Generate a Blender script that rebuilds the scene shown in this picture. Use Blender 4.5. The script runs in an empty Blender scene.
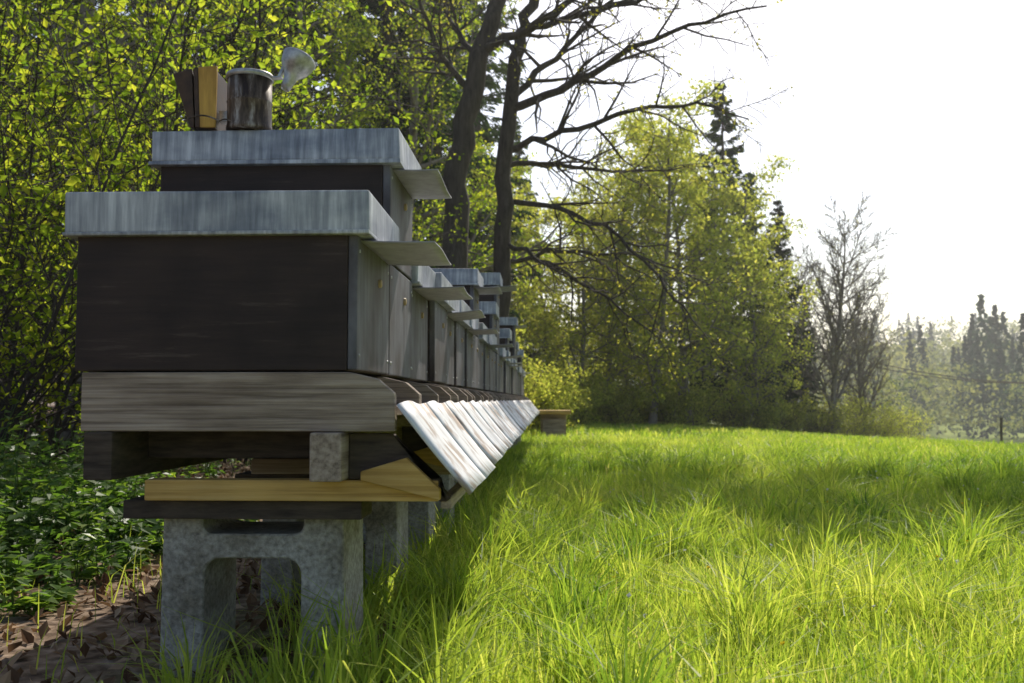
import bpy, bmesh, math
import numpy as np
from mathutils import Vector, Matrix
rng = np.random.default_rng(7)
scene = bpy.context.scene
H = 0.52      # eye height
F = 995.0
def W(px, py, Y):
    return ((px-550)/F*Y, Y, H+(400-py)/F*Y)

# ---------------------------------------------------------------- materials
def newmat(name):
    m = bpy.data.materials.new(name); m.use_nodes = True
    nt = m.node_tree; nt.nodes.clear()
    out = nt.nodes.new('ShaderNodeOutputMaterial')
    return m, nt, out
def N(nt, t, **kw):
    n = nt.nodes.new(t)
    for k, v in kw.items(): setattr(n, k, v)
    return n
def ramp(nt, stops):
    r = nt.nodes.new('ShaderNodeValToRGB'); cr = r.color_ramp
    while len(cr.elements) < len(stops): cr.elements.new(0.5)
    for e, (p, c) in zip(cr.elements, stops):
        e.position = p; e.color = (c[0], c[1], c[2], 1)
    return r
def leaf_mat(name, stops, tmul=(2.2, 2.2, 1.2), tfac=0.5, rough=0.5, spec=0.0, var=(0.75, 1.2)):
    m, nt, out = newmat(name)
    a = N(nt, 'ShaderNodeAttribute', attribute_name='rnd')
    r = ramp(nt, stops)
    nt.links.new(a.outputs['Fac'], r.inputs[0])
    oi = N(nt, 'ShaderNodeObjectInfo')
    mr = N(nt, 'ShaderNodeMapRange'); mr.inputs[3].default_value = var[0]; mr.inputs[4].default_value = var[1]
    nt.links.new(oi.outputs['Random'], mr.inputs[0])
    sc = N(nt, 'ShaderNodeVectorMath', operation='SCALE')
    nt.links.new(r.outputs[0], sc.inputs[0]); nt.links.new(mr.outputs[0], sc.inputs['Scale'])
    col = sc.outputs[0]
    if spec > 0:
        p = N(nt, 'ShaderNodeBsdfPrincipled'); p.inputs['Roughness'].default_value = rough
        p.inputs['Specular IOR Level'].default_value = spec
        nt.links.new(col, p.inputs['Base Color'])
    else:
        p = N(nt, 'ShaderNodeBsdfDiffuse'); nt.links.new(col, p.inputs[0])
    t = N(nt, 'ShaderNodeBsdfTranslucent')
    mx = N(nt, 'ShaderNodeVectorMath', operation='MULTIPLY')
    nt.links.new(col, mx.inputs[0]); mx.inputs[1].default_value = tmul
    nt.links.new(mx.outputs[0], t.inputs[0])
    s = N(nt, 'ShaderNodeMixShader'); s.inputs[0].default_value = tfac
    nt.links.new(p.outputs[0], s.inputs[1]); nt.links.new(t.outputs[0], s.inputs[2])
    nt.links.new(s.outputs[0], out.inputs[0])
    return m
def surf_mat(name, stops, scale=(1, 1, 1), nscale=5, detail=8, rough=0.7, metal=0.0, bump=0.2, bdist=0.004,
             stops2=None, scale2=(1, 1, 1), nscale2=3, fac2=0.5, spec=0.3, coord='Object'):
    m, nt, out = newmat(name)
    tc = N(nt, 'ShaderNodeTexCoord')
    mp = N(nt, 'ShaderNodeMapping'); mp.inputs['Scale'].default_value = scale
    nt.links.new(tc.outputs[coord], mp.inputs[0])
    oi = N(nt, 'ShaderNodeObjectInfo')
    off = N(nt, 'ShaderNodeVectorMath', operation='SCALE'); off.inputs[0].default_value = (13, 7, 5)
    nt.links.new(oi.outputs['Random'], off.inputs['Scale'])
    nt.links.new(off.outputs[0], mp.inputs['Location'])
    n1 = N(nt, 'ShaderNodeTexNoise'); n1.inputs['Scale'].default_value = nscale; n1.inputs['Detail'].default_value = detail
    n1.inputs['Roughness'].default_value = 0.65
    nt.links.new(mp.outputs[0], n1.inputs[0])
    r = ramp(nt, stops); nt.links.new(n1.outputs[0], r.inputs[0])
    col = r.outputs[0]
    p = N(nt, 'ShaderNodeBsdfPrincipled')
    if stops2:
        mp2 = N(nt, 'ShaderNodeMapping'); mp2.inputs['Scale'].default_value = scale2
        nt.links.new(tc.outputs[coord], mp2.inputs[0]); nt.links.new(off.outputs[0], mp2.inputs['Location'])
        n2 = N(nt, 'ShaderNodeTexNoise'); n2.inputs['Scale'].default_value = nscale2; n2.inputs['Detail'].default_value = 6
        nt.links.new(mp2.outputs[0], n2.inputs[0])
        r2 = ramp(nt, stops2); nt.links.new(n2.outputs[0], r2.inputs[0])
        mx = N(nt, 'ShaderNodeMix', data_type='RGBA', blend_type='MULTIPLY'); mx.inputs[0].default_value = fac2
        nt.links.new(col, mx.inputs[6]); nt.links.new(r2.outputs[0], mx.inputs[7]); col = mx.outputs[2]
    nt.links.new(col, p.inputs['Base Color'])
    rr = N(nt, 'ShaderNodeMapRange'); rr.inputs[3].default_value = rough-0.12; rr.inputs[4].default_value = min(1, rough+0.15)
    nt.links.new(n1.outputs[0], rr.inputs[0]); nt.links.new(rr.outputs[0], p.inputs['Roughness'])
    p.inputs['Metallic'].default_value = metal
    p.inputs['Specular IOR Level'].default_value = spec
    b = N(nt, 'ShaderNodeBump'); b.inputs['Strength'].default_value = bump; b.inputs['Distance'].default_value = bdist
    nt.links.new(n1.outputs[0], b.inputs['Height']); nt.links.new(b.outputs[0], p.inputs['Normal'])
    nt.links.new(p.outputs[0], out.inputs[0])
    return m

M = {}
M['paint'] = surf_mat('dark_brown_paint', [(0.3, (0.026, 0.015, 0.012)), (0.60, (0.044, 0.027, 0.022)), (0.75, (0.10, 0.072, 0.06))], (1.5, 1.5, 16), 4, rough=0.6, bump=0.4, bdist=0.002,
                      stops2=[(0.3, (0.5, 0.5, 0.5)), (0.6, (1, 1, 1))], nscale2=9, fac2=0.8)
M['front'] = surf_mat('weathered_front_paint', [(0.3, (0.065, 0.058, 0.064)), (0.5, (0.13, 0.122, 0.135)), (0.75, (0.22, 0.21, 0.23))], (2, 6, 1.2), 6, rough=0.65, bump=0.4, bdist=0.002,
                      stops2=[(0.35, (0.5, 0.38, 0.32)), (0.6, (1, 1, 1))], nscale2=7, fac2=0.9)
M['zinc'] = surf_mat('galvanized_sheet', [(0.3, (0.20, 0.21, 0.235)), (0.5, (0.40, 0.41, 0.44)), (0.72, (0.74, 0.75, 0.77))], (45, 45, 3), 1.4, rough=0.5, metal=0.15, bump=0.15, bdist=0.001,
                     stops2=[(0.38, (0.50, 0.53, 0.60)), (0.6, (1, 1, 1))], scale2=(1, 1, 2), nscale2=7, fac2=0.9, spec=0.5)
M['visor'] = surf_mat('visor_sheet', [(0.3, (0.22, 0.21, 0.23)), (0.7, (0.40, 0.38, 0.41))], (3, 3, 3), 9, rough=0.55, metal=0.1, bump=0.3, bdist=0.001)
w2 = [(0.35, (0.5, 0.46, 0.43)), (0.6, (1, 1, 1))]
wstops = [(0.30, (0.13, 0.095, 0.07)), (0.42, (0.28, 0.215, 0.165)), (0.55, (0.42, 0.33, 0.26)), (0.7, (0.52, 0.43, 0.35))]
M['woodX'] = surf_mat('weathered_wood_x', wstops, (1.0, 8, 42), 3.2, rough=0.8, bump=0.8, bdist=0.004, stops2=w2, scale2=(1, 1, 3), nscale2=6, fac2=.7)
M['woodY'] = surf_mat('weathered_wood_y', wstops, (30, 1.2, 30), 3, rough=0.8, bump=0.6, bdist=0.003, stops2=w2, nscale2=5)
ystops = [(0.3, (0.36, 0.20, 0.05)), (0.5, (0.62, 0.38, 0.11)), (0.7, (0.74, 0.50, 0.19))]
M['yellowX'] = surf_mat('larch_plank', ystops, (1.0, 8, 40), 3, rough=0.7, bump=0.5, bdist=0.002, stops2=w2, nscale2=5)
M['darkwood'] = surf_mat('dark_old_wood', [(0.3, (0.026, 0.018, 0.014)), (0.7, (0.11, 0.082, 0.06))], (3, 4, 20), 4, rough=0.85, bump=0.6, bdist=0.004)
M['concrete'] = surf_mat('cast_concrete', [(0.3, (0.22, 0.20, 0.17)), (0.5, (0.43, 0.40, 0.355)), (0.7, (0.64, 0.60, 0.54))], (1, 1, 1), 95, rough=0.9, bump=1.0, bdist=0.008,
                         stops2=[(0.3, (0.5, 0.46, 0.38)), (0.6, (1, 1, 1))], nscale2=8, fac2=0.9)
M['landing'] = surf_mat('weathered_grey_boards', [(0.25, (0.42, 0.37, 0.33)), (0.42, (0.66, 0.65, 0.64)), (0.75, (0.80, 0.80, 0.80))], (4, 20, 4), 1.6, rough=0.6, bump=0.3, bdist=0.002,
                        stops2=[(0.40, (0.42, 0.27, 0.16)), (0.48, (1, 1, 1))], nscale2=12, fac2=0.75, spec=.4)
M['bark'] = surf_mat('bark', [(0.3, (0.028, 0.020, 0.016)), (0.7, (0.10, 0.08, 0.064))], (10, 10, 1.6), 2.2, rough=0.9, bump=0.9, bdist=0.03)
M['barkgrey'] = surf_mat('grey_bark', [(0.3, (0.12, 0.10, 0.09)), (0.7, (0.27, 0.235, 0.21))], (6, 6, 2), 2.5, rough=0.9, bump=0.5, bdist=0.02)
M['can'] = surf_mat('sooty_tin', [(0.40, (0.035, 0.022, 0.016)), (0.52, (0.12, 0.085, 0.06)), (0.66, (0.42, 0.38, 0.34))], (14, 14, 3), 3.5, rough=0.45, metal=0.3, bump=0.3, bdist=0.001)
M['tin'] = surf_mat('tarnished_tin', [(0.35, (0.22, 0.215, 0.21)), (0.65, (0.52, 0.51, 0.50))], (4, 4, 4), 9, rough=0.35, metal=0.5, bump=0.2, bdist=0.001, spec=.6)
M['bellowwood'] = surf_mat('bellows_board', [(0.3, (0.34, 0.18, 0.035)), (0.7, (0.64, 0.38, 0.08))], (14, 14, 2), 5, rough=0.6, bump=0.2, bdist=0.001)
M['leather'] = surf_mat('bellows_leather', [(0.3, (0.03, 0.016, 0.01)), (0.7, (0.10, 0.055, 0.03))], (1, 1, 1), 30, rough=0.5, bump=0.4, bdist=0.002)
M['plug'] = surf_mat('brass_plug', [(0.3, (0.3, 0.2, 0.1)), (0.7, (0.42, 0.3, 0.15))], nscale=20, rough=0.5)
M['pole'] = surf_mat('pole_wood', [(0.3, (0.07, 0.055, 0.045)), (0.7, (0.14, 0.12, 0.10))], (4, 4, 1), 3, rough=0.9)

M['grass'] = leaf_mat('grass_blades', [(0.0, (0.07, 0.135, 0.020)), (0.35, (0.155, 0.235, 0.030)), (0.75, (0.29, 0.345, 0.055)), (0.90, (0.39, 0.41, 0.10)), (1.0, (0.46, 0.39, 0.21))],
                      tmul=(2.2, 2.2, 1.3), tfac=0.56, rough=0.5, spec=0.22, var=(1, 1))
M['beech'] = leaf_mat('spring_leaves', [(0.0, (0.05, 0.10, 0.012)), (0.5, (0.15, 0.205, 0.022)), (1.0, (0.31, 0.32, 0.04))], tmul=(3.0, 2.9, 1.5), tfac=0.6)
M['maple'] = leaf_mat('fresh_maple_leaves', [(0.0, (0.12, 0.16, 0.03)), (0.5, (0.24, 0.27, 0.05)), (1.0, (0.40, 0.38, 0.09))], tmul=(2.4, 2.3, 1.5), tfac=0.58, var=(.8, 1.2))
M['oakleaf'] = leaf_mat('young_oak_leaves', [(0.0, (0.18, 0.18, 0.03)), (1.0, (0.34, 0.31, 0.07))], tmul=(2.2, 2.2, 1.3), tfac=0.5)
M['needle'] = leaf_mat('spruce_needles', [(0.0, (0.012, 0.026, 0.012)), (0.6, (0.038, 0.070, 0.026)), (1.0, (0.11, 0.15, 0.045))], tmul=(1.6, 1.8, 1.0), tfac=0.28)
M['herb'] = leaf_mat('undergrowth_leaves', [(0.0, (0.04, 0.08, 0.02)), (0.6, (0.09, 0.16, 0.03)), (1.0, (0.20, 0.26, 0.05))], tmul=(2.2, 2.3, 1.0), tfac=0.45, rough=0.4, spec=.3)
M['dead'] = leaf_mat('dead_leaves', [(0.0, (0.10, 0.055, 0.033)), (0.6, (0.27, 0.17, 0.10)), (1.0, (0.50, 0.36, 0.24))], tmul=(1.1, 1.0, 0.8), tfac=0.2)
M['far'] = leaf_mat('distant_foliage', [(0.0, (0.018, 0.036, 0.030)), (0.40, (0.04, 0.07, 0.045)), (0.6, (0.17, 0.19, 0.07)), (1.0, (0.30, 0.29, 0.11))], tmul=(1.7, 1.7, 1.2), tfac=0.4, var=(1, 1))  # dark stops tinted bluish: aerial haze put into the leaf colour
M['petal'] = leaf_mat('petals', [(0.0, (0.75, 0.75, 0.7)), (0.5, (0.75, 0.75, 0.7)), (0.55, (0.75, 0.55, 0.03)), (1.0, (0.75, 0.55, 0.03))], tmul=(1, 1, 1), tfac=0.3)

def ground_mat():
    m, nt, out = newmat('meadow_and_forest_soil')
    tc = N(nt, 'ShaderNodeTexCoord')
    sp = N(nt, 'ShaderNodeSeparateXYZ'); nt.links.new(tc.outputs['Object'], sp.inputs[0])
    n0 = N(nt, 'ShaderNodeTexNoise'); n0.inputs['Scale'].default_value = 1.4; n0.inputs['Detail'].default_value = 6
    nt.links.new(tc.outputs['Object'], n0.inputs[0])
    ad = N(nt, 'ShaderNodeMath', operation='MULTIPLY_ADD'); ad.inputs[1].default_value = 0.9
    nt.links.new(n0.outputs[0], ad.inputs[0]); nt.links.new(sp.outputs['X'], ad.inputs[2])
    mr = N(nt, 'ShaderNodeMapRange'); mr.inputs[1].default_value = -0.35; mr.inputs[2].default_value = 0.15
    nt.links.new(ad.outputs[0], mr.inputs[0])
    n1 = N(nt, 'ShaderNodeTexNoise'); n1.inputs['Scale'].default_value = 22; n1.inputs['Detail'].default_value = 10
    nt.links.new(tc.outputs['Object'], n1.inputs[0])
    soil = ramp(nt, [(0.3, (0.07, 0.045, 0.03)), (0.5, (0.20, 0.14, 0.095)), (0.7, (0.36, 0.27, 0.20))]); nt.links.new(n1.outputs[0], soil.inputs[0])
    n2 = N(nt, 'ShaderNodeTexNoise'); n2.inputs['Scale'].default_value = 0.5; n2.inputs['Detail'].default_value = 12; n2.inputs['Roughness'].default_value = 0.7
    nt.links.new(tc.outputs['Object'], n2.inputs[0])
    gr = ramp(nt, [(0.3, (0.15, 0.20, 0.04)), (0.5, (0.24, 0.29, 0.06)), (0.7, (0.34, 0.37, 0.09))]); nt.links.new(n2.outputs[0], gr.inputs[0])
    mx = N(nt, 'ShaderNodeMix', data_type='RGBA'); nt.links.new(mr.outputs[0], mx.inputs[0])
    nt.links.new(soil.outputs[0], mx.inputs[6]); nt.links.new(gr.outputs[0], mx.inputs[7])
    p = N(nt, 'ShaderNodeBsdfPrincipled'); p.inputs['Roughness'].default_value = 0.95
    p.inputs['Specular IOR Level'].default_value = 0.1
    nt.links.new(mx.outputs[2], p.inputs['Base Color'])
    b = N(nt, 'ShaderNodeBump'); b.inputs['Strength'].default_value = 0.7; b.inputs['Distance'].default_value = 0.02
    nt.links.new(n1.outputs[0], b.inputs['Height']); nt.links.new(b.outputs[0], p.inputs['Normal'])
    nt.links.new(p.outputs[0], out.inputs[0])
    return m
M['ground'] = ground_mat()

# ---------------------------------------------------------------- helpers
def link(o):
    scene.collection.objects.link(o); return o
def empty(name, loc=(0, 0, 0)):
    o = bpy.data.objects.new(name, None); o.empty_display_size = 0.1; o.location = loc
    return link(o)
def np_mesh(name, verts, faces, mats, rnd=None, matidx=None, smooth=False):
    me = bpy.data.meshes.new(name)
    verts = np.asarray(verts, dtype=np.float32); faces = np.asarray(faces, dtype=np.int32)
    me.vertices.add(len(verts)); me.vertices.foreach_set('co', verts.ravel())
    me.loops.add(faces.size); me.loops.foreach_set('vertex_index', faces.ravel())
    me.polygons.add(len(faces))
    me.polygons.foreach_set('loop_start', np.arange(0, faces.size, faces.shape[1], dtype=np.int32))
    if matidx is not None: me.polygons.foreach_set('material_index', np.asarray(matidx, dtype=np.int32))
    if smooth is not False:
        s = np.ones(len(faces), dtype=bool) if smooth is True else smooth
        me.polygons.foreach_set('use_smooth', s)
    for m in mats: me.materials.append(m)
    if rnd is not None:
        a = me.attributes.new('rnd', 'FLOAT', 'POINT'); a.data.foreach_set('value', np.asarray(rnd, dtype=np.float32))
    me.update(calc_edges=True)
    return me
def obj(name, me, parent=None, loc=(0, 0, 0), rot=(0, 0, 0), sc=1):
    o = bpy.data.objects.new(name, me); o.location = loc; o.rotation_euler = rot
    o.scale = (sc, sc, sc) if np.isscalar(sc) else sc
    if parent: o.parent = parent
    return link(o)
def box(name, x0, x1, y0, y1, z0, z1, mat, parent=None, bev=0.003, jit=0.0):
    bm = bmesh.new()
    bmesh.ops.create_cube(bm, size=1)
    cx, cy, cz = (x0+x1)/2, (y0+y1)/2, (z0+z1)/2
    for v in bm.verts:
        v.co = Vector((v.co.x*(x1-x0), v.co.y*(y1-y0), v.co.z*(z1-z0)))
        if jit: v.co += Vector(rng.normal(0, jit, 3))
    if bev: bmesh.ops.bevel(bm, geom=bm.edges[:], offset=bev, segments=2, affect='EDGES', profile=0.6)
    me = bpy.data.meshes.new(name); bm.to_mesh(me); bm.free()
    me.materials.append(mat)
    return obj(name, me, parent, (cx, cy, cz))
def prism(name, prof, y0, y1, mat, parent=None, bev=0.0015):
    bm = bmesh.new()
    a = [bm.verts.new((x, y0, z)) for x, z in prof]
    f = bm.faces.new(a)
    r = bmesh.ops.extrude_face_region(bm, geom=[f])
    for v in r['geom']:
        if isinstance(v, bmesh.types.BMVert): v.co.y = y1
    bmesh.ops.recalc_face_normals(bm, faces=bm.faces[:])
    if bev: bmesh.ops.bevel(bm, geom=bm.edges[:], offset=bev, segments=1, affect='EDGES')
    me = bpy.data.meshes.new(name); bm.to_mesh(me); bm.free(); me.materials.append(mat)
    return obj(name, me, parent)
def lathe(name, prof, n, mat, parent=None, loc=(0, 0, 0), rot=(0, 0, 0)):
    prof = np.array(prof); k = len(prof)
    ang = np.linspace(0, 2*np.pi, n, endpoint=False)
    v = np.stack([prof[:, 0][:, None]*np.cos(ang), prof[:, 0][:, None]*np.sin(ang), np.repeat(prof[:, 1][:, None], n, 1)], -1).reshape(-1, 3)
    fs = []
    for i in range(k-1):
        for j in range(n):
            fs.append((i*n+j, i*n+(j+1) % n, (i+1)*n+(j+1) % n, (i+1)*n+j))
    return obj(name, np_mesh(name, v, fs, [mat], smooth=True), parent, loc, rot)
def tubes(paths, kfun):
    V, Fc = [], []; off = 0
    for pts, rad in paths:
        pts = np.asarray(pts, float); rad = np.asarray(rad, float)
        k = kfun(rad[0]); n = len(pts)
        d = np.gradient(pts, axis=0); d /= np.linalg.norm(d, axis=1)[:, None]+1e-9
        ref = np.array([0.0, 0, 1]) if abs(d[0, 2]) < 0.8 else np.array([1.0, 0, 0])
        u = np.cross(d, ref); u /= np.linalg.norm(u, axis=1)[:, None]+1e-9
        w = np.cross(d, u)
        a = np.linspace(0, 2*np.pi, k, endpoint=False)
        ring = pts[:, None]+rad[:, None, None]*(u[:, None]*np.cos(a)[None, :, None]+w[:, None]*np.sin(a)[None, :, None])
        V.append(ring.reshape(-1, 3))
        i = np.arange(n-1)[:, None]*k; j = np.arange(k)[None]; j2 = (j+1) % k
        f = np.stack([i+j, i+j2, i+k+j2, i+k+j], -1).reshape(-1, 4)+off
        Fc.append(f); off += n*k
    return np.concatenate(V), np.concatenate(Fc)
def rand_unit(n):
    v = rng.normal(size=(n, 3)); return v/np.linalg.norm(v, axis=1)[:, None]
def leaves(c, size, asp=0.6, flat=0.3, dirs=None):
    n = len(c)
    d = rand_unit(n) if dirs is None else dirs
    nrm = rand_unit(n); nrm[:, 2] += flat*2
    s = np.cross(d, nrm); s /= np.linalg.norm(s, axis=1)[:, None]+1e-9
    up = np.cross(s, d)
    L = size[:, None]
    b = c-d*L*0.5; t = c+d*L*0.5
    fold = up*L*0.10
    l = c+s*L*asp*0.5+fold-d*L*0.05; r = c-s*L*asp*0.5+fold-d*L*0.05
    v = np.stack([b, l, t, r], 1).reshape(-1, 3)
    f = np.arange(n*4).reshape(n, 4)
    return v, f
def combine(parts, mats, name, smooth0=True):
    V, Fc, Mi, R, S = [], [], [], [], []; off = 0
    for v, f, mi, r in parts:
        V.append(v); Fc.append(f+off); off += len(v)
        Mi.append(np.full(len(f), mi)); R.append(np.zeros(len(v)) if r is None else r)
        S.append(np.full(len(f), mi == 0 and smooth0))
    return np_mesh(name, np.concatenate(V), np.concatenate(Fc), mats, np.concatenate(R), np.concatenate(Mi), np.concatenate(S))

def terrain(x, y):
    x = np.asarray(x, float); y = np.asarray(y, float)
    ss = lambda a, b, t: (lambda q: q*q*(3-2*q))(np.clip((t-a)/(b-a), 0, 1))
    z = -0.15*np.clip(y/30, 0, 1)
    z = z-0.0068*np.clip(x, 0, 20)**2*ss(4, 28, y)
    z = z-ss(31, 60, y)*1.6*(1-.6*ss(8, 22, x))-ss(45, 75, y)*2.2+ss(75, 120, y)*1.4
    z = z+ss(140, 420, y)*24
    z = z+0.035*np.clip(-x-2.5, 0, 60)*ss(0, 6, y)
    z = z+0.012*np.sin(x*2.3+0.5)*np.sin(y*1.9)+0.02*np.sin(x*0.9+1)*np.cos(y*0.7)
    return z

# ---------------------------------------------------------------- ground
def sgrid(lo, hi, n, k):
    t = np.linspace(np.arcsinh(lo/k), np.arcsinh(hi/k), n); return k*np.sinh(t)
gx = sgrid(-500, 500, 260, 2.0); gy = sgrid(-60, 900, 260, 3.0)
GX, GY = np.meshgrid(gx, gy)
GV = np.stack([GX, GY, terrain(GX, GY)], -1).reshape(-1, 3)
i = np.arange(259)[:, None]*260; j = np.arange(259)[None]
GF = np.stack([i+j, i+j+1, i+260+j+1, i+260+j], -1).reshape(-1, 4)
obj('ground', np_mesh('ground', GV, GF, [M['ground']], smooth=True))

# ---------------------------------------------------------------- grass
def pn(x, y, s=1.0):
    x = x*s; y = y*s
    return 0.5+0.25*(np.sin(1.7*x+0.6*y+1.3)*np.cos(1.1*y-0.8*x)+np.sin(3.1*x-2.3*y+0.4)*np.sin(2.7*y+1.9*x+2.0)*0.8)
def blades(x, y, h, w, lean, rnd, az=None):
    n = len(x)
    if az is None: az = rng.uniform(0, 2*np.pi, n)
    d = np.stack([np.cos(az), np.sin(az), np.zeros(n)], 1)
    fa = rng.uniform(0, 2*np.pi, n)
    s = np.stack([np.cos(fa), np.sin(fa), np.zeros(n)], 1)*w[:, None]*0.5
    base = np.stack([x, y, terrain(x, y)-0.005], 1)
    z = np.array([0, 0, 1.0])
    L = (lean*h)[:, None]
    p1 = base+d*L*0.30+z*(h*0.55)[:, None]
    p2 = base+d*L*0.95+z*(h*(0.98-0.30*np.clip(lean, 0, 1.5)))[:, None]
    v = np.stack([base-s, base+s, p1-s*0.8, p1+s*0.8, p2-s*0.12, p2+s*0.12], 1).reshape(-1, 3)
    b = np.arange(n)[:, None]*6
    f = np.stack([b+np.array([0, 1, 3, 2]), b+np.array([2, 3, 5, 4])], 1).reshape(-1, 4)
    return v, f, np.repeat(rnd, 6)
parts = []
def tone(x, y):
    return np.clip(0.10+0.62*pn(x+9, y+3, 0.35)+0.40*(pn(x*1.0, y, 2.6)-.5)+.16*pn(x, y, 1.3), 0, .85)
def field(n, y0, y1, xl, xrk, h0, h1, w0, w1):
    y = np.sqrt(rng.uniform(0, 1, n)*(y1**2-y0**2)+y0**2)
    x = xl+(xrk*y+1.5-xl)*rng.uniform(0, 1, n)
    p = pn(x, y, 1.3)
    q2 = pn(x+4, y, 4.5)
    keep = rng.uniform(0, 1, n) < np.clip(0.30+0.9*p, 0, 1)*np.clip((x+0.72)/0.4+0.03+0.3*(y > 6), 0.03, 1)
    x, y, p, q2 = x[keep], y[keep], p[keep], q2[keep]; n = len(x)
    h = (h0+(h1-h0)*rng.beta(2, 2.5, n))*(0.38+0.6*p+.48*q2)
    w = rng.uniform(w0, w1, n)
    rnd = np.clip(tone(x, y)+rng.normal(0, 0.17, n), 0, 0.9)
    dry = rng.uniform(0, 1, n) < 0.028; rnd[dry] = rng.uniform(0.92, 1, dry.sum())
    lean = np.abs(rng.normal(0.5, 0.4, n))
    v, f, r = blades(x, y, h, w, lean, rnd); parts.append((v, f, 0, r))
field(60000, 0.5, 3.0, -1.9, 0.55, 0.05, 0.17, 0.0022, 0.0048)
field(88000, 3.0, 7.0, -1.9, 0.58, 0.06, 0.18, 0.003, 0.007)
field(78000, 7.0, 15.0, -2.2, 0.6, 0.07, 0.18, 0.007, 0.014)
field(58000, 15.0, 34.0, -2.2, 0.62, 0.07, 0.17, 0.015, 0.03)
field(12000, 34.0, 40.0, -1, 0.66, 0.07, 0.15, 0.03, 0.06)
nt_ = 1000
ty = np.sqrt(rng.uniform(0, 1, nt_)*(9**2-1.0)+1.0); tx = -0.6+(0.6*ty+1.8)*rng.uniform(0, 1, nt_)
keep = pn(tx, ty, 1.0) > 0.42; tx, ty = tx[keep], ty[keep]
ex = [0.21, 0.27, 0.15, 0.62, 0.9, -0.3, -0.45, -0.62, -0.25, -0.2, -0.5]; ey = [3.0, 3.2, 2.85, 2.4, 3.4, 1.75, 1.7, 1.72, 2.4, 2.0, 2.1]
tx = np.concatenate([tx, ex, rng.uniform(-.48, -.08, 80)]); ty = np.concatenate([ty, ey, rng.uniform(1.4, 6.5, 80)])
for cx, cy in zip(tx, ty):
    k = int(rng.integers(25, 80)); a = rng.uniform(0, 2*np.pi, k); r = np.abs(rng.normal(0, 0.03, k))
    hh = rng.uniform(0.14, 0.26)
    h = hh*rng.uniform(0.5, 1.15, k)
    base = tone(np.array([cx]), np.array([cy]))[0]
    rn = np.clip(base+rng.normal(0, 0.13, k)+rng.normal(0, .14), 0, 0.9)
    v, f, rr = blades(cx+r*np.cos(a), cy+r*np.sin(a), h, rng.uniform(0.0025, 0.0055, k)*(1+0.12*cy), rng.uniform(0.15, 1.1, k), rn, az=a+rng.normal(0, .3, k))
    parts.append((v, f, 0, rr))
obj('grass', combine(parts, [M['grass']], 'grass', smooth0=False))

nf = 420
fy = np.sqrt(rng.uniform(0, 1, nf)*(12**2-1.5**2)+1.5**2); fx = 0.1+(0.55*fy)*rng.uniform(0, 1, nf)
fr = np.repeat(rng.uniform(0, 0.9, nf), 4)
fz = terrain(fx, fy)+rng.uniform(0.08, 0.17, nf)
v1, f1 = leaves(np.stack([fx, fy, fz], 1), np.full(nf, 0.012), 0.9, 2.0)
v2, f2 = leaves(np.stack([fx, fy, fz+0.001], 1), np.full(nf, 0.012), 0.9, 2.0)
v3, f3, r3 = blades(fx, fy, (fz-terrain(fx, fy)), np.full(nf, 0.002), np.zeros(nf), np.full(nf, .4))
obj('wildflowers', combine([(v1, f1, 0, fr), (v2, f2, 0, fr), (v3, f3, 1, r3)], [M['petal'], M['grass']], 'wildflowers', smooth0=False))

nl = 24000
ly = rng.uniform(0.8, 12, nl); lx = -0.2-rng.uniform(0, 1, nl)**1.3*(2.5+0.75*ly)
lc = np.stack([lx, ly, terrain(lx, ly)+rng.uniform(0.003, 0.025, nl)], 1)
v, f = leaves(lc, rng.uniform(0.02, 0.055, nl), 0.55, 1.6)
obj('leaf_litter', combine([(v, f, 0, np.repeat(rng.uniform(0, 1, nl)**1.3, 4))], [M['dead']], 'leaf_litter', smooth0=False))

# undergrowth
nu = 800
uy = rng.uniform(1.9, 12, nu); ux = -1.30-0.12*uy-rng.uniform(0, 1, nu)**0.8*(1.0+0.55*uy)
nn = 260
uy = np.concatenate([uy, rng.uniform(2.4, 4.2, nn)]); ux = np.concatenate([ux, -1.25-rng.uniform(0, 1.3, nn)])
stems = []; cc, dd, ssz, rr = [], [], [], []
for qi, (x, y) in enumerate(zip(ux, uy)):
    z = float(terrain(x, y)); hgt = rng.uniform(0.08, 0.42)*(0.5+0.9*pn(np.array([x]), np.array([y]), 1.2)[0]); tn = rng.uniform(0, .5)
    if qi >= nu: hgt = rng.uniform(.12, .5)*np.clip((-1.15-x)*1.6, .3, 1)
    for s in range(int(rng.integers(2, 5))):
        a = rng.uniform(0, 2*np.pi); ln = rng.uniform(0.1, 0.5)
        q = np.linspace(0, 1, 4)[:, None]
        p = np.array([x, y, z])+q*np.array([np.cos(a)*ln*hgt, np.sin(a)*ln*hgt, hgt])*rng.uniform(.6, 1.1)
        stems.append((p, np.linspace(0.003, 0.001, 4)))
        k = int(rng.integers(8, 18))
        t = rng.uniform(0.15, 1, k)[:, None]; a2 = rng.uniform(0, 2*np.pi, k)
        pos = p[0]+(p[-1]-p[0])*t+np.stack([np.cos(a2), np.sin(a2), np.zeros(k)], 1)*0.03
        dv = np.stack([np.cos(a2), np.sin(a2), rng.uniform(-.5, .5, k)], 1); dv /= np.linalg.norm(dv, axis=1)[:, None]
        cc.append(pos); dd.append(dv); ssz.append(rng.uniform(0.025, 0.065, k)); rr.append(np.clip(tn+rng.uniform(0, .5, k), 0, 1))
v0, f0 = tubes(stems, lambda r: 3)
v1, f1 = leaves(np.concatenate(cc), np.concatenate(ssz), 0.6, 1.2, np.concatenate(dd))
obj('undergrowth', combine([(v0, f0, 0, np.full(len(v0), .4)), (v1, f1, 0, np.repeat(np.concatenate(rr), 4))], [M['herb']], 'undergrowth', smooth0=False))

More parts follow.
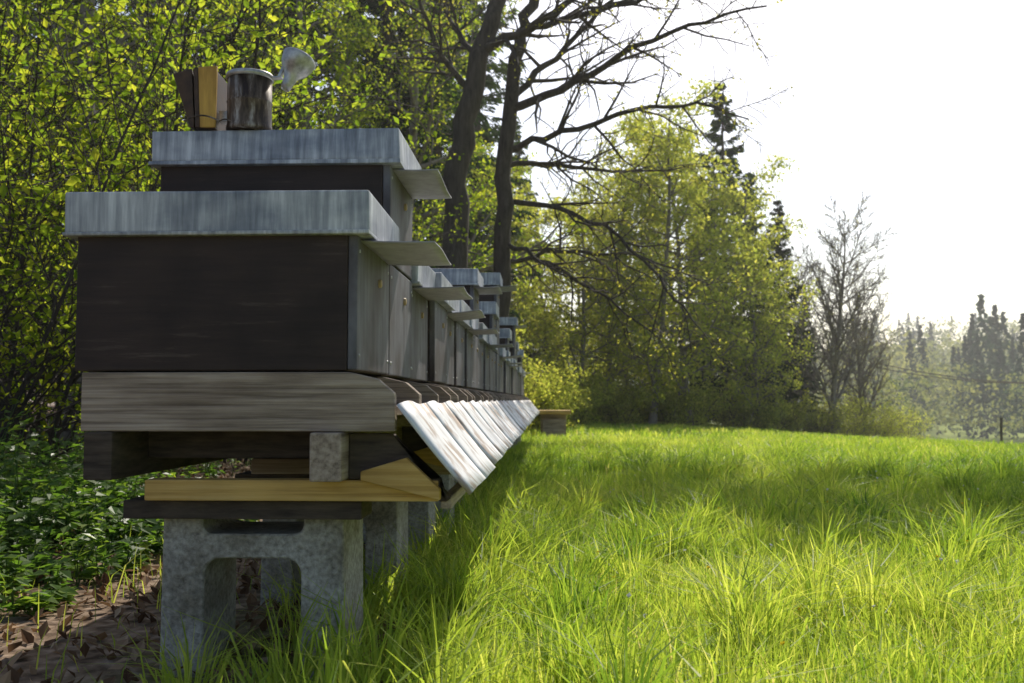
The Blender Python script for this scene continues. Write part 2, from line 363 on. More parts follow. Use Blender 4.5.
# ---------------------------------------------------------------- trees
def nrm(v): return v/(np.linalg.norm(v)+1e-9)
def grow(paths, tips, p, d, L, r, lvl, P):
    n = max(3, int(L/P['seg'][lvl])); pts = [p]; ds = [d]
    for _ in range(n):
        d = nrm(d+rng.normal(0, P['wig'][lvl], 3)+np.array([0, 0, P['grav'][lvl]]))
        p = p+d*L/n; pts.append(p); ds.append(d)
    pts = np.array(pts); rad = np.linspace(r, max(r*P['taper'][lvl], P['rmin']), n+1)
    if lvl == 0: rad[0] *= 1.35
    paths.append((pts, rad))
    if lvl >= P['max']:
        tips.append(pts); return
    spawn(paths, tips, pts, rad, ds, L, lvl, P)
def spawn(paths, tips, pts, rad, ds, L, lvl, P):
    nb = int(P['nb'][lvl]*rng.uniform(0.8, 1.2)); n = len(pts)-1
    az0 = rng.uniform(0, 6.28)
    for b in range(nb):
        t = P['t0'][lvl]+(1-P['t0'][lvl])*(b+rng.uniform(0, 1))/nb
        i = min(int(t*n), n-1); q = pts[i]+(pts[i+1]-pts[i])*(t*n-i)
        dd = ds[i]; az = az0+b*2.4+rng.normal(0, .4)
        u = nrm(np.cross(dd, [0.3, 0.2, 1.0] if abs(dd[2]) < .9 else [1, 0, 0])); w = np.cross(dd, u)
        an = P['ang'][lvl]*rng.uniform(0.75, 1.25)
        nd = nrm(dd*math.cos(an)+(u*math.cos(az)+w*math.sin(az))*math.sin(an))
        prof = P.get('prof', lambda t: 1-0.55*t)(t) if lvl == 0 else 1-0.5*t
        grow(paths, tips, q, nd, L*P['ratio'][lvl]*prof*rng.uniform(.75, 1.2), max(np.interp(t*n, np.arange(n+1), rad)*0.6, P['rmin']), lvl+1, P)
def tip_leaves(tips, per, jit, smin, smax, asp=0.6, flat=0.4, keep=1.0):
    c = []; r = []
    for pts in tips:
        if rng.uniform() > keep: continue
        k = rng.poisson(per)
        if k == 0: continue
        t = rng.uniform(0.1, 1, k)*(len(pts)-1); i = np.minimum(t.astype(int), len(pts)-2)
        q = pts[i]+(pts[i+1]-pts[i])*(t-i)[:, None]+rng.normal(0, jit, (k, 3))
        c.append(q); r.append(np.clip(rng.uniform(0, .35)+rng.uniform(0, .65, k), 0, 1))
    c = np.concatenate(c); r = np.concatenate(r)
    v, f = leaves(c, rng.uniform(smin, smax, len(c)), asp, flat)
    return v, f, np.repeat(r, 4)
kf = lambda r: 9 if r > .08 else (6 if r > .03 else (4 if r > .01 else 3))
def broadleaf(name, height, r0, P, per, jit, smin, smax, mats, keep=1.0, lean=0.05):
    paths, tips = [], []
    grow(paths, tips, np.array([0, 0, -0.1]), nrm(np.array([rng.normal(0, lean), rng.normal(0, lean), 1.0])), height, r0, 0, P)
    v, f = tubes(paths, kf)
    pr = [(v, f, 0, None)]
    if per > 0:
        v1, f1, r1 = tip_leaves(tips, per, jit, smin, smax, keep=keep); pr.append((v1, f1, 1, r1))
    print(name, 'paths', len(paths), 'tips', len(tips))
    return combine(pr, mats, name)
Pb = dict(seg=[.8, .4, .25, .15], wig=[.05, .12, .16, .2], grav=[.03, .05, .0, -.02], taper=[.25, .2, .3, .5], rmin=.004, max=3,
          nb=[24, 8, 5], t0=[.12, .15, .15], ang=[1.15, .8, .8], ratio=[.36, .42, .42])
beech = [broadleaf('beech_tree', 8.5, .13, Pb, 13, .08, .04, .085, [M['barkgrey'], M['beech']]) for _ in range(2)]
Pl = dict(Pb, nb=[24, 7, 4], rmin=.006, t0=[.10, .12, .1])
light = [broadleaf('young_maple_tree', 8.5, .10, Pl, 17, .15, .08, .16, [M['barkgrey'], M['maple']], keep=.85) for _ in range(2)]
Ps = dict(seg=[.35, .2, .12], wig=[.10, .16, .2], grav=[.03, .02, 0], taper=[.3, .3, .5], rmin=.0025, max=2,
          nb=[16, 8], t0=[.05, .1], ang=[.9, .8], ratio=[.42, .42], prof=lambda t: 1-.4*t)
def shrubmesh(name, h, stems, per, smin, smax, mats, spread=.35, keep=1.0, P=Ps, jit=.035):
    paths, tips = [], []
    for s in range(stems):
        a = rng.uniform(0, 6.28)
        grow(paths, tips, np.array([math.cos(a)*.12, math.sin(a)*.12, -.05]), nrm(np.array([math.cos(a)*spread, math.sin(a)*spread, 1])), h*rng.uniform(.6, 1.1), .014, 0, P)
    v, f = tubes(paths, kf); pr = [(v, f, 0, None)]
    if per: v1, f1, r1 = tip_leaves(tips, per, jit, smin, smax, keep=keep); pr.append((v1, f1, 1, r1))
    return combine(pr, mats, name)
sapling = [shrubmesh('hazel_shrub', 3.2, 6, 4.5, .03, .065, [M['bark'], M['beech']]) for _ in range(2)]
hedge = [shrubmesh('hedge_shrub', 1.6, 9, 5, .05, .10, [M['bark'], M['maple']], spread=.7, jit=.06)]
brown = [shrubmesh('bare_shrub', 2.2, 10, 2.5, .04, .08, [M['barkgrey'], M['maple']], spread=.6)]
Pbare = dict(seg=[.8, .5, .3, .2], wig=[.05, .10, .12, .15], grav=[.02, .08, .05, .03], taper=[.2, .2, .3, .5], rmin=.010, max=3,
             nb=[34, 11, 7], t0=[.10, .1, .1], ang=[.75, .6, .6], ratio=[.48, .42, .42])
bare = broadleaf('bare_tree', 8, .12, Pbare, .8, .1, .04, .07, [M['barkgrey'], M['oakleaf']], keep=.6)

def spruce(name, height, spread, dens=1.0):
    paths = []; c = []; dirs = []; r = []
    zt = np.linspace(-.1, height, 14)
    paths.append((np.stack([rng.normal(0, .02, 14), rng.normal(0, .02, 14), zt], 1), np.linspace(.16*height/12, .015, 14)))
    z = height*.06
    while z < height*.985:
        t = z/height; L0 = spread*(1-t)**.85*(.9 if t > .12 else .6)+.12
        for b in range(int(rng.integers(4, 7))):
            L = L0*rng.uniform(.6, 1.15); a = rng.uniform(0, 6.28); n = 6
            q = np.linspace(0, 1, n)
            droop = -.35*L*q+.22*L*q**2.5-(.1*L*q if t < .5 else -.35*L*q)
            base = np.array([0, 0, z+rng.uniform(-.1, .1)])
            pts = base+np.stack([np.cos(a)*L*q, np.sin(a)*L*q, droop], 1)
            paths.append((pts, np.linspace(.02, .004, n)))
            k = int(46*L*dens)+6
            tt = rng.uniform(.12, 1.02, k)**.8
            pos = np.stack([np.interp(tt, q, pts[:, i]) for i in range(3)], 1)
            side = np.array([-np.sin(a), np.cos(a), 0]); sg = rng.choice([-1, 1], k)*rng.uniform(0, 1, k)
            wd = .30*L*(1-tt*.7)
            pos = pos+side*(sg*wd)[:, None]+np.array([0, 0, -1])*(np.abs(sg)*wd*.35+rng.uniform(0, .10, k))[:, None]
            dv = side*(np.sign(sg)*.6)[:, None]+np.array([np.cos(a), np.sin(a), 0])*.7+np.array([0, 0, -.55])+rng.normal(0, .3, (k, 3))
            dirs.append(dv/np.linalg.norm(dv, axis=1)[:, None]); c.append(pos)
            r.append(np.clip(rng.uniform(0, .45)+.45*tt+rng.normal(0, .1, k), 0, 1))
        z += height*.016+.08
    c = np.concatenate(c); dirs = np.concatenate(dirs); r = np.concatenate(r)
    v, f = tubes(paths, kf)
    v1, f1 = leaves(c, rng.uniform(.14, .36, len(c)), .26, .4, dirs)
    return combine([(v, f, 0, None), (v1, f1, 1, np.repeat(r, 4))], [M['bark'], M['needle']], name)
spr = [spruce('spruce_tree', 12, 2.5), spruce('spruce_tree', 17, 2.8, .9)]

def plant(name, mesh, px, Y, sc=1.0, X=None):
    x = (px-550)/F*Y if X is None else X
    return obj(name, mesh, None, (x, Y, float(terrain(x, Y))-.03), (0, 0, rng.uniform(0, 6.28)), sc)
for px, Y, s in [(10, 5.2, 1.0), (95, 5.6, 1.05), (-60, 4.6, 1.0), (150, 7.2, 1.1), (235, 9, 1.05), (40, 8, 1.2), (-140, 6.0, 1.2), (340, 12, 1.1)]:
    plant('hazel_shrub', sapling[rng.integers(2)], px, Y, s)
for px, Y, s, k in [(60, 10, .95, 0), (200, 13, .9, 1), (-60, 9, 1., 1), (300, 15, .9, 0), (120, 17, 1.2, 0), (410, 17.5, 1.05, 0), (-150, 14, 1.3, 1), (345, 18, 1.0, 1)]:
    plant('beech_tree', beech[k], px, Y, s)
for px, Y, s, k in [(385, 20, 1.0, 1), (300, 20, 1.05, 1), (215, 19, 1.1, 1), (90, 19, 1.0, 1), (345, 25, 1.2, 1), (435, 24, 1.15, 1), (0, 22, 1.2, 1), (150, 25, 1.3, 1), (255, 27, 1.35, 1), (60, 30, 1.4, 1), (400, 30, 1.3, 1), (-90, 26, 1.3, 1), (475, 30, 1.1, 1), (-220, 22, 1.2, 1)]:
    plant('spruce_tree', spr[k], px, Y, s)
for px, Y, s, k in [(724, 32, .95, 0), (778, 34, .68, 0), (700, 35, .75, 0), (802, 36, .45, 0), (600, 38, .62, 0), (650, 38, .55, 0), (750, 34, .75, 0), (520, 36, .9, 0)]:
    plant('spruce_tree', spr[k], px, Y, s)
for px, Y, s, k in [(575, 27, .72, 0), (612, 28, .85, 1), (650, 27, 1.0, 0), (688, 28, 1.05, 1), (728, 30.5, .9, 0), (758, 30, .68, 1), (630, 32, 1.0, 1), (545, 30, .8, 0), (500, 26, .85, 1), (590, 33, .85, 0), (668, 33, 1.1, 0)]:
    plant('young_maple_tree', light[k], px, Y, s)
plant('bare_tree', bare, 825, 33, .88); plant('bare_tree', bare, 858, 36, .74); plant('bare_tree', bare, 795, 35, .85)
for px, Y, s in [(570, 25, 1.0), (600, 27, 1.1), (640, 28, 1.0), (545, 20, .8), (520, 18, .9), (690, 28, 1.0), (735, 30, 1.0), (780, 31, .85), (490, 15.5, .8), (815, 32, .7), (665, 27.5, .8), (760, 30, .8), (480, 19, 1.2), (620, 26, .8)]:
    plant('hedge_shrub', hedge[0], px, Y, s)
for px, Y, s in [(845, 33, .8), (870, 34, .9), (892, 35, .7), (820, 32, .7), (855, 36, 1.1), (905, 37, .5), (880, 36, .95)]:
    plant('bare_shrub', brown[0], px, Y, s)

# hero spreading oak
paths, tips = [], []
Ph = dict(seg=[.6, .45, .3, .18], wig=[.06, .16, .20, .22], grav=[.0, -.005, -.02, -.02], taper=[.3, .15, .25, .5], rmin=.0055, max=3,
          nb=[0, 14, 8], t0=[.1, .12, .1], ang=[.7, .75, .8], ratio=[.4, .38, .42])
def limb(pp, Y0, Y1, r0, r1, lvl=1, tl=None, P=None):
    n = len(pp)
    pts = np.array([W(px, py, Y0+(Y1-Y0)*i/(n-1)) for i, (px, py) in enumerate(pp)])
    t = np.linspace(0, n-1, (n-1)*4+1); P3 = np.stack([np.interp(t, np.arange(n), pts[:, k]) for k in range(3)], 1)
    k = np.array([.25, .5, .25])
    for _ in range(2): P3[1:-1] = k[0]*P3[:-2]+k[1]*P3[1:-1]+k[2]*P3[2:]
    P3[1:-1] += rng.normal(0, .02+.25*r1, P3[1:-1].shape)
    rad = np.linspace(r0, r1, len(P3)); paths.append((P3, rad))
    if lvl:
        ds = np.gradient(P3, axis=0); ds = [nrm(d) for d in ds]
        L = np.linalg.norm(P3[-1]-P3[0])
        spawn(paths, tips if tl is None else tl, P3, rad, ds, min(max(L, 2.5), 99 if tl is None else 4.5), lvl, P or Ph)
limb([(446, 412), (452, 330), (455, 200), (462, 120), (478, 50), (495, 0), (515, -80), (540, -220)], 13, 13.3, .21, .07, 0)
limb([(500, 412), (500, 330), (502, 200), (508, 100), (520, 40), (530, 0), (560, -120), (580, -230)], 13.6, 13.2, .14, .05, 0)
limb([(508, 105), (560, 88), (620, 52), (690, 20), (770, 2)], 13.5, 12.0, .065, .012)
limb([(508, 100), (545, 60), (590, 20), (640, -40), (700, -90)], 13.5, 14.5, .06, .012)
limb([(503, 150), (560, 130), (640, 108), (700, 100), (750, 118)], 13.5, 12.5, .05, .01)
limb([(503, 165), (560, 160), (610, 175), (690, 165)], 13.5, 14.5, .045, .01)
limb([(502, 200), (560, 205), (620, 235), (670, 290), (700, 330)], 13.5, 12.5, .045, .009)
limb([(501, 240), (550, 262), (610, 300), (660, 340)], 13.5, 13.0, .04, .009)
limb([(500, 260), (560, 250), (640, 255), (710, 285)], 13.6, 14.6, .04, .009)
limb([(480, 45), (530, 20), (580, -10), (660, -60)], 13.2, 12, .07, .015)
limb([(525, 20), (600, 5), (680, -20), (780, -40)], 13.5, 12.8, .05, .012)
limb([(470, 90), (440, 50), (420, 0), (400, -60)], 13.2, 12.6, .05, .015)
limb([(478, 50), (450, 20), (430, -50)], 13.2, 14, .05, .015)
shade_tips = []   # unseen limbs added above the view, densely leafed to shade the meadow
limb([(540, -100), (640, -150), (780, -170), (920, -170)], 13.3, 14.0, .08, .012, 1, shade_tips)
limb([(545, -110), (700, -165), (880, -175), (1060, -180)], 13.3, 15.5, .07, .012, 1, shade_tips)
limb([(560, -140), (740, -200), (950, -200), (1180, -200)], 13.3, 15.0, .07, .012, 1, shade_tips)
limb([(560, -140), (740, -210), (950, -230), (1250, -220)], 13.3, 13.0, .07, .012, 1, shade_tips)
v, f = tubes(paths, kf)
v1, f1, r1 = tip_leaves(tips, 2.6, .06, .03, .06, keep=.75)
v2, f2, r2 = tip_leaves(shade_tips, 20, .15, .10, .18, flat=1.0)
obj('oak_tree', combine([(v, f, 0, None), (v1, f1, 1, r1), (v2, f2, 1, r2)], [M['bark'], M['oakleaf']], 'oak_tree'))

# distant forest on the hill
C, S, R = [], [], []
def farconifer(x, y, h):
    k = 240; t = rng.uniform(0, 1, k)**.8; a = rng.uniform(0, 6.28, k); rr = h*.19*(1-t)*rng.uniform(.4, 1.1, k)
    C.append(np.stack([x+np.cos(a)*rr, y+np.sin(a)*rr, float(terrain(x, y))+t*h], 1)); S.append(rng.uniform(.4, 1.0, k)*h/15); R.append(np.full(k, rng.uniform(0, .25))+rng.uniform(0, .15, k))
def farbroad(x, y, h):
    k = 260
    p = rand_unit(k)*rng.uniform(.5, 1, k)[:, None]*np.array([h*.33, h*.33, h*.48]); p[:, 2] += h*.52
    p += np.sin(p*3/h*4)*h*.05
    C.append(p+np.array([x, y, float(terrain(x, y))])); S.append(rng.uniform(.35, .85, k)*h/11); R.append(np.clip(np.full(k, rng.uniform(.45, .95))+rng.uniform(-.2, .15, k), 0, 1))
for _ in range(600):
    Y = rng.uniform(140, 330); X = Y*rng.uniform(-.15, .95)
    (farconifer if rng.uniform() < .5 else farbroad)(X, Y, rng.uniform(9, 17))
for px, Y, h in [(958, 130, 13), (966, 132, 16), (975, 128, 18.0), (988, 131, 17), (983, 134, 16), (996, 130, 16), (1015, 115, 14.5), (1026, 118, 15), (915, 140, 15), (1004, 134, 13), (1040, 110, 15), (905, 138, 14), (947, 135, 12), (970, 124, 13), (992, 122, 12)]:
    farconifer((px-550)/F*Y, Y, h)
for px, Y, h in [(900, 105, 9), (880, 100, 9), (922, 120, 10), (938, 125, 11), (1005, 110, 9), (860, 95, 9), (1020, 105, 8), (890, 90, 7), (950, 118, 8)]:
    farbroad((px-550)/F*Y, Y, h)
C = np.concatenate(C); S = np.concatenate(S); R = np.concatenate(R)
v, f = leaves(C, S, .7, .2)
obj('distant_forest', combine([(v, f, 0, np.repeat(R, 4))], [M['far']], 'distant_forest', smooth0=False))

def upole(px, Y, h, wires_to=None):
    x = (px-550)/F*Y; z = float(terrain(x, Y))
    e = empty('utility_pole', (x, Y, z))
    obj('pole_shaft', np_mesh('pole_shaft', *tubes([(np.array([[0, 0, -.2], [0, 0, h*.5], [0, 0, h]]), [.13, .11, .09])], lambda r: 8), [M['pole']], smooth=True), e)
    box('crossarm', -.7, .7, -.05, .05, h-.5, h-.38, M['pole'], e, .01)
    if wires_to:
        px2, Y2, h2 = wires_to; x2 = (px2-550)/F*Y2; z2 = float(terrain(x2, Y2))
        ps = []
        for o in (-.6, .6):
            t = np.linspace(0, 1, 24)[:, None]
            a = np.array([o, 0, h-.35]); b = np.array([x2-x+o, Y2-Y, z2-z+h2-.35])
            p = a+(b-a)*t; p[:, 2] -= 4*1.0*(t*(1-t))[:, 0]
            ps.append((p, np.full(24, .03)))
        obj('wires', np_mesh('wires', *tubes(ps, lambda r: 4), [M['pole']]), e)
upole(800, 62, 8.4, (1110, 58, 6.4)); upole(1110, 58, 6.4)
px_, Y_ = 991, 22
x_ = (px_-550)/F*Y_
obj('fence_post', np_mesh('fence_post', *tubes([(np.array([[0, 0, -.1], [0, 0, .5], [.01, 0, .78]]), [.032, .030, .028])], lambda r: 8), [M['pole']], smooth=True), None, (x_, Y_, float(terrain(x_, Y_))))

# ---------------------------------------------------------------- beehives
def z_(v): return H+v
PITCH = .392; Y0 = 1.80; NH = 30
levels = {0: 1, 1: 2, 7: 2, 11: 2, 12: 3, 17: 2, 21: 3, 22: 2, 26: 2}
def plug(parent, x, y, z):
    lathe('plug', [(0, .004), (.007, .004), (.009, .002), (.009, -.004)], 12, M['plug'], parent, (x, y, z), (0, math.pi/2, 0))
for i in range(NH):
    y0 = Y0+i*PITCH+(rng.normal(0, .006) if i > 1 else 0); dx = rng.normal(0, .006) if i > 0 else 0
    if i == 1: dx = -.004
    e = empty('beehive', (0, 0, 0))
    lv = levels.get(i, 1); w = .362
    xa, xb = -.875+dx, -.352+dx
    zb = z_(.052)
    h1 = .253; zt = zb
    for s in range(lv):
        hh = h1 if s == 0 else .224
        box('brood_box' if s == 0 else 'super_box', xa, xb-.018, y0, y0+w, zt+.0015, zt+hh, M['paint'], e, .003)
        box('front_board', xb-.0175, xb, y0+.002, y0+w-.002, zt+.003, zt+hh-.001, M['front'], e, .003)
        if i < 14: plug(e, xb+.002, y0+w*.62+rng.normal(0, .01), zt+hh*.74)
        if i < 12:
            for yy_, zz_ in ((.02, .03), (w-.02, .03), (.02, hh-.03), (w-.02, hh-.03)):
                lathe('screw', [(0, .0015), (.003, .0012), (.0035, -.001)], 8, M['tin'], e, (xb+.0005, y0+yy_, zt+zz_), (0, math.pi/2, 0))
        zt += hh+.002
    lx0, lx1, ly0, ly1 = xa-.018, xb+.022, y0-.016, y0+w+.012
    lh = .080+rng.uniform(-.004, .004)*(i > 1); lz0 = zt-.006; lz1 = lz0+lh
    if i == 1: ztop = lz1
    box('lid', lx0, lx1, ly0, ly1, lz0+.006, lz1, M['zinc'], e, .004, jit=.0015)
    box('lid_hem', lx0-.003, lx1+.003, ly0-.003, ly1+.003, lz0, lz0+.008, M['zinc'], e, .002, jit=.0005)
    if i in (0, 1, 2, 4, 6, 7, 9, 12, 13, 16, 18, 21, 24):
        n = 8; q = np.linspace(0, 1, n); tilt = rng.uniform(-.008, .010)
        out = .112+rng.uniform(-.02, .015)*(i > 1)
        if i == 0: out = .115
        if i == 1: out = .080
        xs = lx1-.03+q*(out+.03); zs = lz0-.004+.006*q**2+tilt*q
        yy = np.linspace(ly0+.05, ly1-.02, 7)
        XX, YY = np.meshgrid(xs, yy); ZZ = np.tile(zs, (7, 1))+.003*np.sin(YY*20)*np.tile(q, (7, 1))
        vv = np.stack([XX, YY, ZZ], -1).reshape(-1, 3)
        a = np.arange(6)[:, None]*n; b = np.arange(n-1)[None]
        ff = np.stack([a+b, a+b+1, a+n+b+1, a+n+b], -1).reshape(-1, 4)
        o = obj('rain_visor', np_mesh('rain_visor', vv, ff, [M['visor']], smooth=True), e)
        md = o.modifiers.new('s', 'SOLIDIFY'); md.thickness = .003; md.offset = 0
    prof = [(xa+.016, z_(.0505)), (xb-.012, z_(.0505)), (xb+.040, z_(.038)), (xb+.070, z_(.012)), (xb+.072, z_(-.057)), (xa+.016, z_(-.057))]
    prism('floor_cheek', prof, y0-.004, y0+.020, M['woodX'], e)
    prism('floor_cheek', prof, y0+w-.022, y0+w+.002, M['woodX'], e)
    box('floor_board', xa+.03, xb+.06, y0+.021, y0+w-.023, z_(-.050), z_(-.030), M['woodY'], e, .002)
    box('floor_back', xa+.018, xa+.04, y0+.021, y0+w-.023, z_(-.029), z_(.049), M['woodY'], e, .001)
    box('entrance_block', xb-.05, xb-.02, y0+.021, y0+w-.023, z_(.005), z_(.049), M['darkwood'], e, .002)
    box('alighting_sill', xb+.045, xb+.0705, y0+.021, y0+w-.023, z_(-.0295), z_(-.012), M['woodY'], e, .002)
    # landing board: weathered panel sloping down, gently wavy, butted to its neighbour
    yl0, yl1 = y0-.013, y0+w+.012; n = 7; q = np.linspace(0, 1, n)
    k1, k2 = rng.normal(0, .004), rng.normal(0, .004)
    yy = np.linspace(yl0, yl1, 9)
    XX = np.zeros((9, n)); ZZ = np.zeros((9, n)); YY = np.repeat(yy[:, None], n, 1)
    for a_, y_ in enumerate(yy):
        t = a_/8; wv = .0035*math.sin(2*math.pi*t)+.002*math.sin(math.pi*t)
        XX[a_] = -.272+.132*q+wv*.7; ZZ[a_] = z_(-.006-.158*q-.004*np.sin(math.pi*q)+wv+(k1*(1-t)+k2*t)*q)
    vv = np.stack([XX, YY, ZZ], -1).reshape(-1, 3)
    a = np.arange(8)[:, None]*n; b = np.arange(n-1)[None]
    ff = np.stack([a+b, a+b+1, a+n+b+1, a+n+b], -1).reshape(-1, 4)
    o = obj('landing_board', np_mesh('landing_board', vv, ff, [M['landing']], smooth=True), e)
    md = o.modifiers.new('s', 'SOLIDIFY'); md.thickness = .006; md.offset = -1

st = empty('hive_stand')
YE = Y0+NH*PITCH
for k, (ya, yb) in enumerate([(1.77, 5.7), (5.71, 9.7), (9.71, YE+.1)]):
    box('rail', -.430, -.372, ya, yb, z_(-.146), z_(-.0585), M['woodY'], st, .004)
    box('rail', -.850, -.797, ya+.02, yb, z_(-.146), z_(-.0585), M['darkwood'], st, .004)
    box('under_board', -.796, -.431, ya+.18, yb, z_(-.115), z_(-.0595), M['darkwood'], st, .004)
stations = [1.83+.66*k for k in range(19)]
for k, y in enumerate(stations):
    box('cross_plank', -.752, -.205, y, y+.045, z_(-.186), z_(-.1475), M['yellowX'] if k % 2 == 0 else M['woodX'], st, .003)
    box('bearer', -.80, -.35, y+.02, y+.13, z_(-.222), z_(-.1875), M['darkwood'], st, .003)
    prism('bracket', [(-.371, z_(-.062)), (-.290, z_(-.062)), (-.182, z_(-.180)), (-.19, z_(-.186)), (-.204, z_(-.186)), (-.204, z_(-.146)), (-.371, z_(-.146))], y+.002, y+.030, M['darkwood'], st)
    prism('bracket_strut', [(-.345, z_(-.130)), (-.262, z_(-.105)), (-.20, z_(-.162)), (-.20, z_(-.182)), (-.345, z_(-.146))], y-.022, y+.001, M['yellowX'], st)
box('lower_ledger', -.202, -.182, 1.84, YE, z_(-.200), z_(-.178), M['woodY'], st, .003)
tb = empty('timber_stack')
box('beam', -.15, .25, 15.6, 15.75, float(terrain(0, 15)), .30, M['woodX'], tb, .01)
box('beam', -.12, .22, 15.35, 15.5, float(terrain(0, 15)), .22, M['woodX'], tb, .01)
box('top_board', -.22, .32, 15.3, 15.85, .301, .36, M['yellowX'], tb, .01)

def cblock(y):
    e = empty('concrete_block', (0, 0, 0))
    zt = z_(-.2225); zg = -.08; yb = y+.20
    t = .080
    xl, xr = -.742, -.388
    def arc(cx, cz, r, a0, a1, n=6): return [(cx+r*math.cos(math.radians(a)), cz+r*math.sin(math.radians(a))) for a in np.linspace(a0, a1, n)]
    r = .03; wt = zt-.032; wb = zt-.078
    prof = [(xl, zg), (xl+.004, zt), (xl+t, zt)] + arc(xl+t+.018, wt+.018, .018, 180, 270, 5) + arc(xr-t-.018, wt+.018, .018, 270, 360, 5) + [(xr-t, zt), (xr-.004, zt), (xr, zg), (xr-t-.004, zg)]
    prof += arc(xr-t-r-.004, wb-r, r, 0, 90, 6) + arc(xl+t+r+.004, wb-r, r, 90, 180, 6) + [(xl+t+.004, zg)]
    prism('block_body', prof, y, yb, M['concrete'], e, 0.003)
for y in [1.89+.66*k for k in range(18)]: cblock(y)

# ---------------------------------------------------------------- bee smoker
sm = empty('bee_smoker', (-.683, 2.21, ztop+.001)); sm.scale = (1.06, 1.06, 1.06)
lathe('fire_can', [(0, 0), (.047, 0), (.049, .004), (.048, .010), (.047, .016), (.047, .060), (.0485, .063), (.047, .066), (.047, .113), (.045, .113), (.045, .02), (0, .02)], 32, M['can'], sm)
lathe('can_rim', [(.0475, .1131), (.0505, .1145), (.0505, .1225), (.049, .1245), (.046, .1245), (.0445, .1225), (.0445, .1131)], 32, M['tin'], sm)
lathe('lid_dome', [(.047, 0), (.050, .003), (.049, .008), (.046, .022), (.037, .036), (.025, .047), (.019, .058), (.016, .075), (.013, .088), (.010, .088), (.013, .07), (.02, .05), (.03, .035), (.04, .02), (.044, .003)], 28, M['tin'], sm, (.108, .0, .162), (math.radians(12), math.radians(200), 0)).scale = (.74, .8, .92)
box('hinge', .044, .070, -.008, .008, .116, .120, M['tin'], sm, .001)
prism('hinge_strap', [(.060, .118), (.068, .118), (.084, .158), (.078, .160)], -.007, .007, M['tin'], sm, .0008)
def quad8(pts, name, mat, parent):
    me = bpy.data.meshes.new(name); fs = [(0, 1, 2, 3), (7, 6, 5, 4), (0, 4, 5, 1), (1, 5, 6, 2), (2, 6, 7, 3), (3, 7, 4, 0)]
    me.from_pydata(pts, [], fs); me.materials.append(mat); me.update()
    o = obj(name, me, parent); b = o.modifiers.new('b', 'BEVEL'); b.width = .0015; b.segments = 2; return o
yA, yB = -.035, .075
quad8([(-.094, yA-.004, .002), (-.062, yA-.004, .002), (-.060, yA-.004, .134), (-.100, yA-.004, .131), (-.094, yA+.006, .002), (-.062, yA+.006, .002), (-.060, yA+.006, .134), (-.100, yA+.006, .131)], 'bellows_front_board', M['bellowwood'], sm)
quad8([(-.1045, yA-.002, .002), (-.0945, yA-.002, .002), (-.1005, yA-.002, .132), (-.111, yA-.002, .130), (-.1045, yA+.006, .002), (-.0945, yA+.006, .002), (-.1005, yA+.006, .132), (-.111, yA+.006, .130)], 'bellows_edge_strip', M['leather'], sm)
quad8([(-.107, yA+.0065, .003), (-.066, yA+.0065, .003), (-.066, yA+.0065, .130), (-.114, yA+.0065, .126), (-.112, yB, .003), (-.070, yB, .003), (-.068, yB-.01, .126), (-.140, yB-.01, .120)], 'bellows_leather', M['leather'], sm)
quad8([(-.116, yA, .002), (-.1075, yA, .002), (-.1145, yA, .130), (-.155, yA-.002, .118), (-.116, yB, .002), (-.1125, yB, .002), (-.142, yB, .128), (-.158, yB, .116)], 'bellows_back_board', M['leather'], sm)
box('air_tube', -.063, -.045, -.012, .012, .02, .045, M['tin'], sm, .002)
t = np.linspace(0, 1, 20)
pth = np.stack([-.12+.075*t, np.full(20, -.062), .008+.012*np.sin(t*math.pi)], 1)
obj('wire_hook', np_mesh('wire_hook', *tubes([(pth, np.full(20, .0018)), (np.stack([-.05+.03*t, -.055+0*t, .03*t*(1-t)+.006], 1), np.full(20, .0015))], lambda r: 6), [M['can']], smooth=True), sm)

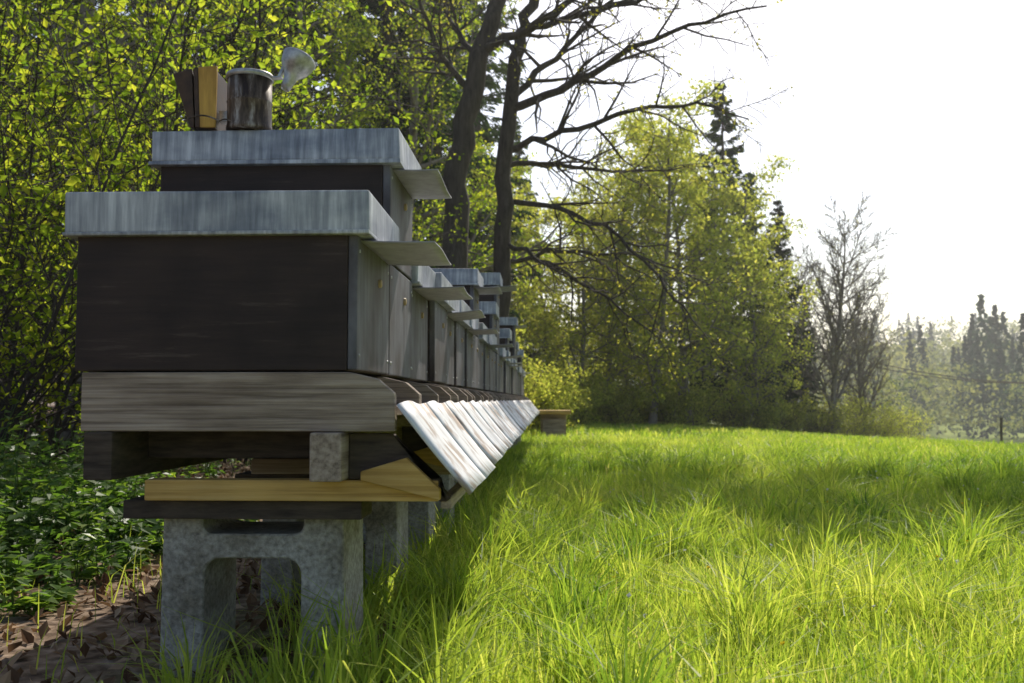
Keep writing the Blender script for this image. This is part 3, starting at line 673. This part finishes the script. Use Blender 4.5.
# ---------------------------------------------------------------- thin scatter volume over the whole site, added to lift the dark tones
m, nt, out = newmat('lift_haze')
vs = nt.nodes.new('ShaderNodeVolumeScatter'); vs.inputs['Color'].default_value = (.98, .97, .94, 1)
vs.inputs['Density'].default_value = .0010; vs.inputs['Anisotropy'].default_value = .5
nt.links.new(vs.outputs[0], out.inputs['Volume'])
bm = bmesh.new(); bmesh.ops.create_cube(bm, size=1)
for v in bm.verts: v.co = Vector((v.co.x*700, v.co.y*500+215, v.co.z*50+5))
me = bpy.data.meshes.new('shadow_lift_haze'); bm.to_mesh(me); bm.free(); me.materials.append(m)
obj('shadow_lift_haze', me)

# ---------------------------------------------------------------- light, sky, camera
AZ, EL = 12.0, 44.0
sun = bpy.data.lights.new('sun', 'SUN'); sun.energy = 5.0; sun.angle = math.radians(.5); sun.color = (1, .94, .83)
so = obj('sun', sun)
d = Vector((math.sin(math.radians(AZ))*math.cos(math.radians(EL)), math.cos(math.radians(AZ))*math.cos(math.radians(EL)), math.sin(math.radians(EL))))
so.rotation_euler = d.to_track_quat('Z', 'Y').to_euler(); so.location = d*30
w = bpy.data.worlds.new('World'); scene.world = w; w.use_nodes = True
nt = w.node_tree; nt.nodes.clear()
sky = nt.nodes.new('ShaderNodeTexSky'); sky.sky_type = 'NISHITA'; sky.sun_disc = False
sky.sun_elevation = math.radians(EL); sky.sun_rotation = math.radians(AZ)
sky.air_density = 1.0; sky.dust_density = 2.0; sky.ozone_density = 1.0
bg = nt.nodes.new('ShaderNodeBackground'); bg.inputs[1].default_value = .15
ow = nt.nodes.new('ShaderNodeOutputWorld')
nt.links.new(sky.outputs[0], bg.inputs[0]); nt.links.new(bg.outputs[0], ow.inputs[0])

cam = bpy.data.cameras.new('camera'); co = obj('camera', cam)
cam.lens = 35; cam.sensor_width = 36; cam.clip_end = 3000; cam.clip_start = .05
co.location = (0, 0, H)
co.rotation_euler = (math.radians(90+3.36), 0, math.radians(2.19))
cam.dof.use_dof = True; cam.dof.focus_distance = 2.3; cam.dof.aperture_fstop = 8
scene.camera = co
scene.view_settings.view_transform = 'Standard'; scene.view_settings.look = 'None'; scene.view_settings.exposure = 0
